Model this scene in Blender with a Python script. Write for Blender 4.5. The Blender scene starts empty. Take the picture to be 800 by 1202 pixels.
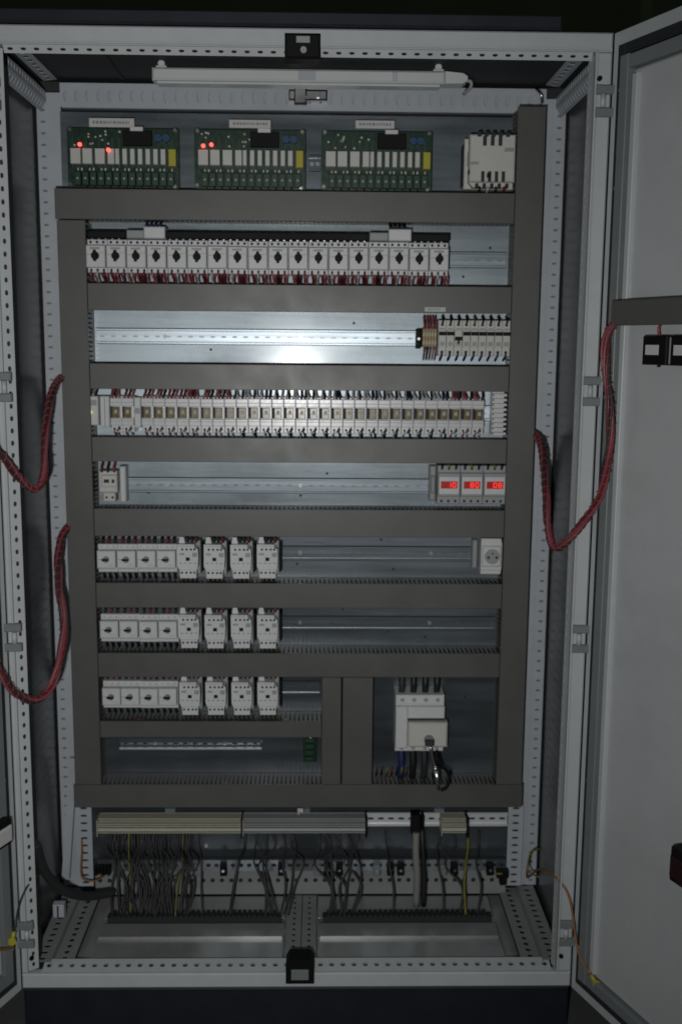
import bpy, math, random
from mathutils import Vector, Matrix
random.seed(7)
R = math.radians
sc = bpy.context.scene
COL = sc.collection

# ------------------------------------------------------------------ camera
CAM = Vector((0.0417, -2.146, 1.400))
PITCH, YAW, ROLL, FPX = 0.1569, 0.0209, 0.0082, 1247.2
F = Vector((math.sin(YAW)*math.cos(PITCH), math.cos(YAW)*math.cos(PITCH), -math.sin(PITCH)))
R0 = Vector((math.cos(YAW), -math.sin(YAW), 0)); U0 = R0.cross(F)
RX = R0*math.cos(ROLL) + U0*math.sin(ROLL); UX = -R0*math.sin(ROLL) + U0*math.cos(ROLL)
cd = bpy.data.cameras.new('camera'); co = bpy.data.objects.new('camera', cd); COL.objects.link(co)
m = Matrix.Identity(4)
for i in range(3):
    m[i][0] = RX[i]; m[i][1] = UX[i]; m[i][2] = -F[i]; m[i][3] = CAM[i]
co.matrix_world = m
cd.sensor_fit = 'HORIZONTAL'; cd.sensor_width = 36; cd.lens = 36*FPX/800
cd.clip_start = 0.05; cd.clip_end = 100
cd.dof.use_dof = True; cd.dof.focus_distance = 1.62; cd.dof.aperture_fstop = 9.0
sc.camera = co

# ------------------------------------------------------------------ world, flash, exposure
w = bpy.data.worlds.new('World'); sc.world = w; w.use_nodes = True
w.node_tree.nodes['Background'].inputs[0].default_value = (0.55, 0.62, 0.62, 1)
w.node_tree.nodes['Background'].inputs[1].default_value = 0.042
def spot(name, loc, aim, power, size, blend, rad, sx=1.0, col=(1, 1, 1)):
    l = bpy.data.lights.new(name, 'SPOT'); l.energy = power; l.spot_size = R(size); l.spot_blend = blend
    l.shadow_soft_size = rad; l.color = col
    o = bpy.data.objects.new(name, l); COL.objects.link(o); o.location = loc
    o.rotation_euler = (Vector(aim)-Vector(loc)).to_track_quat('-Z', 'Y').to_euler(); o.scale = (sx, 1, 1)
    return o
spot('camera_flash', (CAM.x-0.10, CAM.y+0.01, 1.262), (-.24, 0.3, 1.10), 80, 126, 1.0, 0.02, 0.66, (1.0, 1.0, 0.99))
sc.view_settings.view_transform = 'Standard'; sc.view_settings.look = 'None'
sc.view_settings.exposure = 0; sc.view_settings.gamma = 1

def at(px, py, Y):
    """point on the real plane y = Y behind a pixel of the 800 x 1202 photograph"""
    d = F*FPX + RX*(px-400) - UX*(py-601)
    return CAM + d*((Y-CAM.y)/d.y)

# ------------------------------------------------------------------ materials
def mat(name, col, rough=0.5, metal=0.0, var=0.12, scale=18, stretch=(1, 1, 1), bump=0.0, aniso=0.0,
        emit=None, estr=0.0, alpha=None, dirt=0.0, rvar=0.1, spec=0.5):
    M = bpy.data.materials.new(name); M.use_nodes = True
    nt = M.node_tree; b = nt.nodes['Principled BSDF']
    b.inputs['Base Color'].default_value = (*col, 1); b.inputs['Roughness'].default_value = rough
    b.inputs['Metallic'].default_value = metal; b.inputs['Specular IOR Level'].default_value = spec
    tc = nt.nodes.new('ShaderNodeTexCoord'); mp = nt.nodes.new('ShaderNodeMapping')
    mp.inputs['Scale'].default_value = stretch; nt.links.new(tc.outputs['Object'], mp.inputs[0])
    nz = nt.nodes.new('ShaderNodeTexNoise'); nz.inputs['Scale'].default_value = scale; nz.inputs['Detail'].default_value = 6
    nt.links.new(mp.outputs[0], nz.inputs['Vector'])
    mx = nt.nodes.new('ShaderNodeMix'); mx.data_type = 'RGBA'
    mx.inputs[6].default_value = (*[c*(1-var) for c in col], 1); mx.inputs[7].default_value = (*[min(1, c*(1+var)) for c in col], 1)
    nt.links.new(nz.outputs[0], mx.inputs[0]); out = mx.outputs[2]
    if dirt:
        n2 = nt.nodes.new('ShaderNodeTexNoise'); n2.inputs['Scale'].default_value = 3.1; n2.inputs['Detail'].default_value = 8
        n2.inputs['Roughness'].default_value = 0.65
        nt.links.new(tc.outputs['Object'], n2.inputs['Vector'])
        rp = nt.nodes.new('ShaderNodeMapRange'); rp.inputs[1].default_value = 0.48; rp.inputs[2].default_value = 0.75
        rp.inputs[3].default_value = 0; rp.inputs[4].default_value = dirt
        nt.links.new(n2.outputs[0], rp.inputs[0])
        m2 = nt.nodes.new('ShaderNodeMix'); m2.data_type = 'RGBA'; nt.links.new(rp.outputs[0], m2.inputs[0])
        nt.links.new(out, m2.inputs[6]); m2.inputs[7].default_value = (*[c*0.45 for c in col], 1); out = m2.outputs[2]
    nt.links.new(out, b.inputs['Base Color'])
    if rvar:
        mr = nt.nodes.new('ShaderNodeMapRange'); mr.inputs[3].default_value = max(.03, rough-rvar); mr.inputs[4].default_value = min(1, rough+rvar)
        nt.links.new(nz.outputs[0], mr.inputs[0]); nt.links.new(mr.outputs[0], b.inputs['Roughness'])
    if bump:
        bp = nt.nodes.new('ShaderNodeBump'); bp.inputs['Strength'].default_value = bump; bp.inputs['Distance'].default_value = 0.002
        nt.links.new(nz.outputs[0], bp.inputs['Height']); nt.links.new(bp.outputs[0], b.inputs['Normal'])
    if aniso:
        b.inputs['Coat Weight'].default_value = aniso; b.inputs['Coat Roughness'].default_value = 0.17; b.inputs['Coat IOR'].default_value = 1.6
        cx_ = nt.nodes.new('ShaderNodeCombineXYZ'); cx_.inputs[0].default_value = 1.0; nt.links.new(cx_.outputs[0], b.inputs['Tangent']); b.inputs['Anisotropic'].default_value = 0.62
    if emit:
        b.inputs['Emission Color'].default_value = (*emit, 1); b.inputs['Emission Strength'].default_value = estr
    return M
FRAME = mat('light_grey_paint', (0.50, 0.53, 0.54), 0.42, var=0.06, scale=30, bump=0.06, dirt=0.18)
FRAME2 = mat('light_grey_inner_paint', (0.44, 0.48, 0.52), 0.5, var=0.08, scale=30, dirt=0.3)
DOORP = mat('door_inside_paint', (0.50, 0.52, 0.53), 0.5, var=0.08, scale=12, bump=0.08, dirt=0.28)
RELW = mat('relay_socket_white', (0.68, 0.69, 0.69), 0.28, var=0.06, scale=60, dirt=0.15, spec=0.7)
FRAME3 = mat('grey_floor_rail', (0.27, 0.28, 0.28), 0.5, var=0.12, scale=25, dirt=0.5)
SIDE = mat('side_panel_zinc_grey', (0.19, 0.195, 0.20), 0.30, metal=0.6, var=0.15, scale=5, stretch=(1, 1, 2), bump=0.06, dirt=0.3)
ZINC = mat('galvanised_sheet', (0.205, 0.240, 0.262), 0.43, metal=0.86, var=0.40, scale=16, stretch=(0.22, 1, 2.2), bump=0.14, dirt=0.7, rvar=0.10, aniso=0.34)
RAILM = mat('zinc_rail', (0.27, 0.31, 0.34), 0.36, metal=0.8, var=0.12, scale=60, stretch=(0.1, 1, 3), bump=0.05, aniso=0.1)
GLAREZ = mat('zinc_painted_glare', (0.78, 0.80, 0.82), 0.35, metal=0.35, var=0.1, scale=40)  # reflected glare of the bare zinc is put into this pale colour
FLOORM = mat('zinc_floor_plate', (0.38, 0.39, 0.385), 0.30, metal=0.4, var=0.2, scale=9, bump=0.15, dirt=0.4)
DUCT = mat('duct_grey_pvc', (0.104, 0.104, 0.098), 0.42, var=0.10, scale=14, bump=0.08, dirt=0.25)
WHITE = mat('device_white_plastic', (0.66, 0.67, 0.67), 0.45, var=0.06, scale=60, dirt=0.2)
CREAM = mat('device_cream_plastic', (0.60, 0.60, 0.565), 0.5, var=0.06, scale=60, dirt=0.2)
LGREY = mat('device_light_grey_plastic', (0.34, 0.35, 0.35), 0.5, var=0.08, scale=60, dirt=0.25)
BEIGE = mat('terminal_beige_plastic', (0.46, 0.44, 0.34), 0.55, var=0.15, scale=90)
ORANGE = mat('terminal_ochre_plastic', (0.30, 0.22, 0.10), 0.55, var=0.15, scale=90)
BLACK = mat('black_plastic', (0.006, 0.006, 0.007), 0.6, var=0.2, spec=0.2)
DARK = mat('dark_steel_and_recess_shade', (0.026, 0.027, 0.029), 0.7, var=0.2)  # dark steel insides; near-black also stands in for shade in holes and gaps
RUBBER = mat('black_rubber', (0.02, 0.022, 0.024), 0.75, var=0.2)
MIDG = mat('tube_frame_grey', (0.20, 0.22, 0.22), 0.45, var=0.1)
NAVY = mat('dark_navy_paint', (0.010, 0.013, 0.020), 0.5, var=0.2)
PCB = mat('green_circuit_board', (0.010, 0.038, 0.021), 0.35, var=0.5, scale=120)
GREENC = mat('green_connector', (0.012, 0.050, 0.028), 0.45, var=0.2)
BLUE = mat('blue_component', (0.015, 0.06, 0.14), 0.4, var=0.2)
YEL = mat('yellow_relay', (0.42, 0.38, 0.03), 0.45, var=0.15)
AMBER = mat('smoky_amber_relay_case', (0.17, 0.13, 0.06), 0.25, var=0.35, scale=160)
REDW = mat('red_wire', (0.27, 0.055, 0.068), 0.4, var=0.25, scale=50)
REDD = mat('dark_red_wire', (0.13, 0.018, 0.024), 0.4, var=0.25, scale=50)
PINK = mat('pale_pink_wire', (0.33, 0.14, 0.15), 0.4, var=0.2, scale=50)
PINKD = mat('dusty_pink_wire', (0.24, 0.09, 0.10), 0.45, var=0.25)
BLKW = mat('black_wire', (0.015, 0.015, 0.017), 0.5, var=0.2)
BLUW = mat('blue_wire', (0.02, 0.03, 0.11), 0.45, var=0.2)
WHTW = mat('white_wire', (0.45, 0.45, 0.46), 0.5, var=0.1)
GREYC = mat('dark_grey_cable', (0.030, 0.030, 0.031), 0.6, var=0.3, scale=30)
LCAB = mat('light_grey_cable', (0.22, 0.22, 0.21), 0.6, var=0.1, scale=30)
YGW = mat('yellow_green_wire', (0.18, 0.17, 0.025), 0.5, var=0.4, scale=120)
ORW = mat('orange_earth_wire', (0.28, 0.12, 0.03), 0.5, var=0.4, scale=120)
CHROME = mat('bright_steel', (0.7, 0.7, 0.7), 0.25, metal=1.0, var=0.1)
PAPER = mat('paper_label', (0.58, 0.58, 0.57), 0.8, var=0.05)
INK = mat('label_ink', (0.26, 0.26, 0.27), 0.8, var=0.05)
MAROON = mat('dark_maroon_plastic', (0.022, 0.003, 0.004), 0.5, var=0.2)
LEDR = mat('lit_red_led', (0.6, 0.05, 0.05), 0.4, emit=(1.0, 0.10, 0.08), estr=2.2, rvar=0)
SEGR = mat('lit_red_digit', (0.6, 0.03, 0.02), 0.4, emit=(1.0, 0.04, 0.03), estr=0.75, rvar=0)
SEGD = mat('dim_red_window', (0.10, 0.006, 0.006), 0.3, emit=(1.0, 0.02, 0.02), estr=0.16, rvar=0)
LEDY = mat('lit_yellow_led', (0.5, 0.45, 0.1), 0.4, emit=(1.0, 0.85, 0.3), estr=0.5, rvar=0)
WALLM = mat('dark_olive_wall', (0.17, 0.185, 0.10), 0.9, var=0.3, scale=2)
GROUND = mat('dark_concrete_floor', (0.08, 0.08, 0.085), 0.85, var=0.3, scale=6)
TUBEW = mat('lamp_white_enamel', (0.60, 0.62, 0.62), 0.35, var=0.04)

# ------------------------------------------------------------------ mesh helpers
class MB:
    def __init__(s): s.v = []; s.f = []; s.mi = []; s.cur = 0; s.sm = []; s.smooth = False
    def m(s, i): s.cur = i; return s
    def add(s, vs, fs):
        n = len(s.v); s.v += [tuple(p) for p in vs]
        for f in fs: s.f.append(tuple(i+n for i in f)); s.mi.append(s.cur); s.sm.append(s.smooth)
        return s
    def box(s, x0, x1, y0, y1, z0, z1):
        if x0 > x1: x0, x1 = x1, x0
        if y0 > y1: y0, y1 = y1, y0
        if z0 > z1: z0, z1 = z1, z0
        return s.add([(x0, y0, z0), (x1, y0, z0), (x1, y1, z0), (x0, y1, z0), (x0, y0, z1), (x1, y0, z1), (x1, y1, z1), (x0, y1, z1)],
                     [(0, 3, 2, 1), (4, 5, 6, 7), (0, 1, 5, 4), (1, 2, 6, 5), (2, 3, 7, 6), (3, 0, 4, 7)])
    def cbox(s, x0, x1, y0, y1, z0, z1, c=0.0015):
        """box whose front (y0) edges are chamfered"""
        a = [(x0+c, y0, z0+c), (x1-c, y0, z0+c), (x1-c, y0, z1-c), (x0+c, y0, z1-c)]
        yc = y0 + c if y1 > y0 else y0 - c
        b = [(x0, yc, z0), (x1, yc, z0), (x1, yc, z1), (x0, yc, z1)]
        d = [(x0, y1, z0), (x1, y1, z0), (x1, y1, z1), (x0, y1, z1)]
        fs = [(0, 1, 2, 3)] + [(i, i+4, (i+1) % 4+4, (i+1) % 4) for i in range(4)] + [(i+4, i+8, (i+1) % 4+8, (i+1) % 4+4) for i in range(4)] + [(11, 10, 9, 8)]
        return s.add(a+b+d, fs)
    def prism(s, pts, y0, y1):
        n = len(pts)
        return s.add([(x, y0, z) for x, z in pts]+[(x, y1, z) for x, z in pts],
                     [tuple(range(n)), tuple(range(2*n-1, n-1, -1))]+[(i, i+n, (i+1) % n+n, (i+1) % n) for i in range(n)])
    def cyl(s, p0, p1, r, n=12, r1=None):
        p0 = Vector(p0); p1 = Vector(p1); d = (p1-p0).normalized()
        a = d.orthogonal().normalized(); b = d.cross(a); r1 = r if r1 is None else r1
        vs = [p0+(a*math.cos(2*math.pi*i/n)+b*math.sin(2*math.pi*i/n))*r for i in range(n)]
        vs += [p1+(a*math.cos(2*math.pi*i/n)+b*math.sin(2*math.pi*i/n))*r1 for i in range(n)]
        o = s.smooth
        s.add(vs, [tuple(range(n-1, -1, -1)), tuple(range(n, 2*n))])
        k = len(s.v)-2*n
        for i in range(n):
            s.f.append((k+i, k+(i+1) % n, k+n+(i+1) % n, k+n+i)); s.mi.append(s.cur); s.sm.append(True)
        return s
    def tube(s, path, r, n=6):
        P = [Vector(p) for p in path]; k0 = len(s.v); up = None
        for i, p in enumerate(P):
            t = (P[min(i+1, len(P)-1)]-P[max(i-1, 0)]).normalized()
            if up is None: up = t.orthogonal().normalized()
            up = (up-t*up.dot(t)).normalized(); b = t.cross(up)
            for j in range(n):
                a = 2*math.pi*j/n; s.v.append(tuple(p+(up*math.cos(a)+b*math.sin(a))*r))
        for i in range(len(P)-1):
            for j in range(n):
                a = k0+i*n+j; b = k0+i*n+(j+1) % n
                s.f.append((a, b, b+n, a+n)); s.mi.append(s.cur); s.sm.append(True)
        for st in (k0, k0+(len(P)-1)*n):
            s.f.append(tuple(range(st, st+n))); s.mi.append(s.cur); s.sm.append(False)
        return s
    def perf(s, o, u, v, L, W, pitch=0.025, hu=0.006, hv=0.003, th=0.0015, off=0.0, rnd=True):
        """sheet with a row of real holes: o corner, u length direction, v width direction"""
        o = Vector(o); u = Vector(u).normalized(); v = Vector(v).normalized(); n = u.cross(v)*th
        N = max(1, round(L/pitch)); p = L/N
        for k in range(N):
            c = o+u*(p*(k+.5))+v*(W/2+off)
            hw, hh = p/2, W/2
            ou = [(-hw, -hh-off), (0, -hh-off), (hw, -hh-off), (hw, 0), (hw, hh-off), (0, hh-off), (-hw, hh-off), (-hw, 0)]
            q = .72 if rnd else 1
            inn = [(-hu*q, -hv*q), (0, -hv), (hu*q, -hv*q), (hu, 0), (hu*q, hv*q), (0, hv), (-hu*q, hv*q), (-hu, 0)]
            vs = [c+u*a+v*b for a, b in ou]+[c+u*a+v*b for a, b in inn]+[c+u*a+v*b+n for a, b in inn]+[c+u*a+v*b+n for a, b in ou]
            fs = []
            for i in range(8):
                j = (i+1) % 8
                fs += [(i, j, 8+j, 8+i), (8+i, 8+j, 16+j, 16+i), (16+i, 16+j, 24+j, 24+i)]
            s.add(vs, fs)
        return s
    def build(s, name, mats, parent=None, loc=(0, 0, 0), rz=0.0):
        me = bpy.data.meshes.new(name); me.from_pydata(s.v, [], s.f)
        if not isinstance(mats, (list, tuple)): mats = [mats]
        for M in mats: me.materials.append(M)
        me.polygons.foreach_set('material_index', s.mi); me.polygons.foreach_set('use_smooth', s.sm); me.update()
        import bmesh
        bm = bmesh.new(); bm.from_mesh(me); bmesh.ops.recalc_face_normals(bm, faces=bm.faces); bm.to_mesh(me); bm.free()
        o = bpy.data.objects.new(name, me); COL.objects.link(o); o.location = loc; o.rotation_euler = (0, 0, rz)
        if parent: o.parent = parent
        return o
def tag(o, label=None, cat=None, group=None, kind=None):
    if label: o['label'] = label
    if cat: o['category'] = cat
    if group: o['group'] = group
    if kind: o['kind'] = kind
    return o
def thing(name, label, cat, loc=(0, 0, 0), group=None, rz=0.0):
    o = bpy.data.objects.new(name, None); COL.objects.link(o); o.location = loc; o.rotation_euler = (0, 0, rz)
    o.empty_display_size = 0.02
    return tag(o, label, cat, group)
def link(o, par, name):
    c = o.copy(); c.name = name; COL.objects.link(c)
    if par: c.parent = par
    return c
def dup(root, loc, label):
    r = link(root, None, root.name.split('.')[0]); r.location = loc; r['label'] = label; r.rotation_euler = (0, random.uniform(-.008, .008), 0); r.location.z += random.uniform(-.0006, .0006)
    for ch in root.children:
        c = link(ch, r, ch.name.split('.')[0])
        for g in ch.children: link(g, c, g.name.split('.')[0])
    return r
def smooth_path(pts, n=8):
    P = [Vector(p) for p in pts]; P = [P[0]*2-P[1]]+P+[P[-1]*2-P[-2]]; out = []
    for i in range(1, len(P)-2):
        a, b, c, d = P[i-1:i+3]
        for k in range(n):
            t = k/n
            out.append(0.5*((2*b)+(c-a)*t+(2*a-5*b+4*c-d)*t*t+(3*b-a-3*c+d)*t**3))
    out.append(P[-2]); return out
ORD = ['first', 'second', 'third', 'fourth', 'fifth', 'sixth', 'seventh', 'eighth', 'ninth', 'tenth', 'eleventh', 'twelfth', 'thirteenth',
       'fourteenth', 'fifteenth', 'sixteenth', 'seventeenth', 'eighteenth', 'nineteenth', 'twentieth', 'twenty-first', 'twenty-second',
       'twenty-third', 'twenty-fourth', 'twenty-fifth', 'twenty-sixth', 'twenty-seventh', 'twenty-eighth', 'twenty-ninth', 'thirtieth', 'thirty-first', 'thirty-second']

# ------------------------------------------------------------------ setting
g = MB(); g.add([(-12, -6, -.11), (12, -6, -.11), (12, 3.2, -.11), (-12, 3.2, -.11)], [(0, 1, 2, 3)]); tag(g.build('floor', GROUND), kind='structure')
g = MB(); g.box(-12, 12, 3.0, 3.2, -.12, 6); tag(g.build('wall', WALLM), kind='structure')

# ------------------------------------------------------------------ cabinet
H = 1.995; D = 0.39
cab = thing('electrical_cabinet', 'open light grey double door steel switchgear cabinet on dark plinth', 'cabinet')
PY = 0.345                                   # front face of the mounting plate
for s in (-1, 1):
    # front post: face, groove, perforated return
    b = MB()
    if s < 0:
        b.cbox(-.602, -.590, 0, .03, 0.036, H-.036, .003); b.box(-.5895, -.5875, -.003, .03, .036, H-.036)
        b.perf((-.5872, .004, .04), (0, 0, 1), (.0190, .012, 0), 1.915, .0225, .025, .0055, .0034)
        b.m(1).box(-.598, -.572, .031, .06, .04, H-.04)
    else:
        b.cbox(.5735, .602, 0, .03, 0.036, H-.036, .003); b.box(.5685, .5720, -.006, .03, .036, H-.036)
        b.perf((.5684, .006, .04), (0, 0, 1), (-.004, .022, 0), 1.915, .0225, .025, .0055, .0034)
        b.m(1).box(.574, .598, .031, .06, .04, H-.04)
    b.build('front_post', [FRAME, DARK], cab)
    b = MB()
    b.perf((s*.597, .357, .05), (0, 0, 1), (-s, 0, 0), 1.90, .032, .025, .0026, .0058)
    b.box(min(s*.5648, s*.541), max(s*.5648, s*.541), .357, .360, .05, 1.95)
    b.m(1).box(min(s*.543, s*.595), max(s*.543, s*.595), .366, .385, .05, 1.95)
    b.build('rear_post', [FRAME2, MIDG], cab)
    # depth rails top and bottom
    b = MB()
    b.perf((s*.572, .034, 1.952), (0, 1, 0), (0, 0, -1), .325, .020, .020, .0035, .0060)
    b.perf((s*.572, .034, 1.9315), (0, 1, 0), (s*.012, 0, -.022), .325, .0255, .020, .0030, .0080)
    b.m(1).box(min(s*.586, s*.598), max(s*.586, s*.598), .034, .36, 1.93, 1.95)
    b.build('depth_rail', [FRAME2, MIDG], cab)
    b = MB(); b.perf((s*.575, .05, 1.974), (0, 1, 0), (-s*.030, 0, .004), .30, .030, .030, .008, .007); b.build('roof_edge_strip', FRAME2, cab)
    b = MB()
    b.perf((s*.588, .03, .046), (0, 1, 0), (-s, 0, 0), .34, .040, .025, .006, .008)
    b.perf((s*.547, .03, .032), (0, 1, 0), (-s, 0, 0), .34, .045, .025, .0075, .006)
    b.box(min(s*.547, s*.5455), max(s*.547, s*.5455), .03, .37, .030, .048)
    b.m(1).box(min(s*.505, s*.588), max(s*.505, s*.588), .03, .37, .012, .018)
    b.build('depth_rail', [FRAME3, DARK], cab)
    # side panel with shallow ribs
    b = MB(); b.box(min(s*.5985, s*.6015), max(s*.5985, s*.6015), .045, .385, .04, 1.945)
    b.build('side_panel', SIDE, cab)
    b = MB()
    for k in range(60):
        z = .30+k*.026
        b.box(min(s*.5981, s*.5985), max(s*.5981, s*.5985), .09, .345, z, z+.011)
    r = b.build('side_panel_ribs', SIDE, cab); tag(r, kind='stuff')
    # vertical black strips standing in for the shaded gaps at both side panel edges
    b = MB(); b.box(min(s*.5945, s*.5985), max(s*.5945, s*.5985), .346, .356, .05, 1.93); b.build('gap_shade_strip', BLACK, cab)
    b = MB(); b.box(min(s*.5945, s*.5985), max(s*.5945, s*.5985), .05, .085, .05, 1.93); b.build('gap_shade_strip', DARK, cab)
    # lower inner bracket
    b = MB(); b.perf((s*.553, .335, .06), (0, 0, 1), (-s, 0, 0), .215, .038, .020, .003, .009)
    b.m(1).box(min(s*.518, s*.55), max(s*.518, s*.55), .340, .345, .06, .275)
    b.build('corner_bracket', [FRAME2, DARK], cab)
# front bars
b = MB(); b.cbox(-.602, .602, 0, .03, H-.035, H, .003); b.box(-.60, .60, -.003, .0, H-.033, H-.030)
b.perf((-.565, .004, H-.0355), (1, 0, 0), (0, .010, -.013), 1.13, .017, .025, .0055, .0032)
b.m(1).box(-.59, .59, .031, .05, H-.035, H-.005); b.build('top_bar', [FRAME, DARK], cab)
b = MB(); b.cbox(-.602, .602, 0, .02, 0.0, .034, .003)
b.perf((-.56, .006, .0345), (1, 0, 0), (0, .035, .008), 1.12, .038, .025, .0058, .0058)
b.m(1).box(-.59, .59, .02, .045, .002, .026); b.build('bottom_bar', [FRAME, DARK], cab)
# rear bars
b = MB(); b.perf((-.541, .356, 1.920), (1, 0, 0), (0, 0, 1), 1.09, .048, .025, .0045, .0125, off=0)
b.m(1).box(-.54, .55, .366, .38, 1.92, 1.966); b.m(0).box(-.541, .549, .355, .385, 1.968, 1.971); b.build('top_bar', [FRAME2, FRAME2], cab)
b = MB(); b.perf((-.513, .350, .030), (1, 0, 0), (0, 0, 1), 1.03, .062, .0235, .0058, .0058, off=.006)
b.m(1).box(-.51, .51, .360, .38, .03, .09); b.build('bottom_bar', [FRAME3, DARK], cab)
# rear panel, roof, roof cap, plinth
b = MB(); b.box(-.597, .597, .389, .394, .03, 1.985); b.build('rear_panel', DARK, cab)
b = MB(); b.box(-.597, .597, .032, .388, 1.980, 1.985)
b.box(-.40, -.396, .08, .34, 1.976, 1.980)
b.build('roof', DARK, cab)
b = MB(); b.cbox(-.70, .50, -.010, .40, H+.002, H+.027, .003); b.build('roof_cap', NAVY, cab)
b = MB(); b.cbox(-.60, .60, .004, .40, -.11, -.003, .003); b.build('plinth', NAVY, cab)
# floor plates, the dark entry combs
for (x0, x1) in ((-.470, -.036), (.045, .470)):
    b = MB(); b.box(x0, x1, .075, .150, .022, .026); b.box(x0+.004, x1-.004, .150, .152, .022, .033); b.build('gland_plate', FLOORM, cab)
    b = MB(); b.box(x0, x1, .155, .218, .022, .026); b.build('gland_plate', FLOORM, cab)
    b = MB(); b.box(x0, x1, .245, .345, .022, .026); b.build('gland_plate', FLOORM, cab)
    b = MB(); b.box(x0+.01, x1-.008, .222, .243, .020, .040)
    n = int((x1-x0-.03)/.0125)
    for k in range(n):
        xx = x0+.02+k*.0125; b.cbox(xx, xx+.009, .219, .246, .0402, .045, .001)
    r = b.build('cable_entry_comb', RUBBER, cab)
b = MB(); b.perf((-.030, .06, .026), (0, 1, 0), (1, 0, 0), .29, .034, .025, .006, .004); b.perf((.006, .06, .026), (0, 1, 0), (1, 0, 0), .29, .034, .025, .006, .004)
b.m(1).box(-.03, .04, .06, .35, .010, .014); b.build('centre_strip', [FRAME3, DARK], cab)
b = MB(); b.box(-.54, .54, .045, .075, .018, .022); b.box(-.54, .54, .01, .38, .004, .008); b.build('base_sheet', FLOORM, cab)
# mounting plate
b = MB(); b.box(-.540, .540, PY, PY+.003, .130, 1.907); mp_ = b.build('mounting_plate', ZINC, cab)
b = MB()
for x, z in ((-.002, 1.045), (-.21, 1.385), (.12, 1.448), (.33, 1.39), (.19, .94), (-.01, .88), (.30, .70), (.10, .77), (.40, .55), (.43, 1.62), (.37, 1.555), (-.36, 1.05), (.06, 1.098), (.22, .868), (.21, .715)):
    b.cyl((x, PY, z), (x, PY-.0025, z), .0030, 8)
b.build('screws', DARK, mp_)
# latches
b = MB(); b.cbox(-.028, .040, -.012, .03, H-.058, H-.012, .004); b.m(1).cbox(-.006, .020, -.015, -.012, H-.030, H-.018, .001).cyl((.008, -.012, H-.044), (.008, -.02, H-.044), .006)
b.build('latch', [BLACK, LGREY], cab)
b = MB(); b.prism([(-.026, .018), (.036, .018), (.036, .060), (.028, .074), (-.018, .074), (-.026, .060)], -.014, .03)
b.m(1).cbox(-.014, .024, -.017, -.014, .028, .052, .001); b.build('latch', [BLACK, MIDG], cab)
b = MB(); b.cbox(-.030, .055, .33, .355, 1.935, 1.957, .003).cbox(-.018, .010, .32, .335, 1.925, 1.970, .003); b.cyl((.035, .33, 1.946), (.035, .32, 1.946), .006); b.build('catch', CHROME, cab)
# clamp rail in front of the plate bottom
b = MB(); b.perf((-.500, .318, .110), (1, 0, 0), (0, 0, 1), 1.01, .028, .020, .0062, .0048)
b.box(-.50, .51, .318, .338, .108, .110); b.m(1).box(-.50, .51, .328, .334, .111, .137)
b.build('clamp_rail', [RAILM, DARK], cab)
# hinges
for s in (-1, 1):
    for zc in (1.868, 1.310, .795, .130):
        b = MB()
        for dz in (-.021, .021):
            b.cbox(min(s*.571, s*.606), max(s*.571, s*.606), -.010, .001, zc+dz-.0085, zc+dz+.0085, .002)
        b.m(1).cyl((s*.585, -.008, zc-.012), (s*.585, -.008, zc+.012), .005)
        b.build('hinge', [MIDG, FRAME], cab)
    b = MB()
    for zz in (1.91, .074): b.cyl((s*.578, 0, zz), (s*.578, -.005, zz), .0048)
    b.build('screw', BLACK, cab)
# doors
def door(side, ang):
    q = 1 if side > 0 else -1
    rz = -R(180-ang) if side > 0 else -R(ang)
    loc = (side*.6030, -.002, 0)
    DW = .592
    def bx(mb, u0, u1, n0, n1, z0, z1): mb.cbox(u0, u1, -q*n1, -q*n0, z0, z1, .0015) if q > 0 else mb.box(u0, u1, n0, n1, z0, z1)
    b = MB(); bx(b, 0, DW, -.020, .0, 0.0, H-.002)
    dr = b.build('door', FRAME, cab, loc, rz)
    b = MB()
    for a in ((.0265, .047, .03, H-.032), (DW-.047, DW-.0265, .03, H-.032)): bx(b, a[0], a[1], .0, .010, a[2], a[3])
    for a in ((.047, DW-.047, .03, .05), (.047, DW-.047, H-.052, H-.032)): bx(b, a[0], a[1], .0, .010, a[2], a[3])
    b.build('gasket', RUBBER, dr)
    b = MB()
    for u in (.050, DW-.076): bx(b, u, u+.024, .0, .022, .055, H-.057)
    for z in (.055, H-.083): bx(b, .0745, DW-.0765, .0, .021, z, z+.024)
    b.build('tube_frame', MIDG, dr)
    b = MB(); bx(b, .078, DW-.08, .0, .008, .083, H-.087)
    b.build('inner_panel', DOORP, dr)
    b = MB(); bx(b, .082, .096, .008, .017, .09, H-.095); b.build('edge_strip', FRAME, dr)
    b = MB()
    for z in (.12, .5, .9, 1.3, 1.7, 1.88):
        b.cyl((.040, -q*.010, z), (.040, -q*.013, z), .004)
    b.build('screws', CHROME, dr)
    return dr, Matrix.Translation(loc) @ Matrix.Rotation(rz, 4, 'Z'), q, bx, rz, loc
DR, MR, qr, bxr, rzr, locr = door(1, 112)
DL, ML, ql, bxl, rzl, locl = door(-1, 112)

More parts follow.
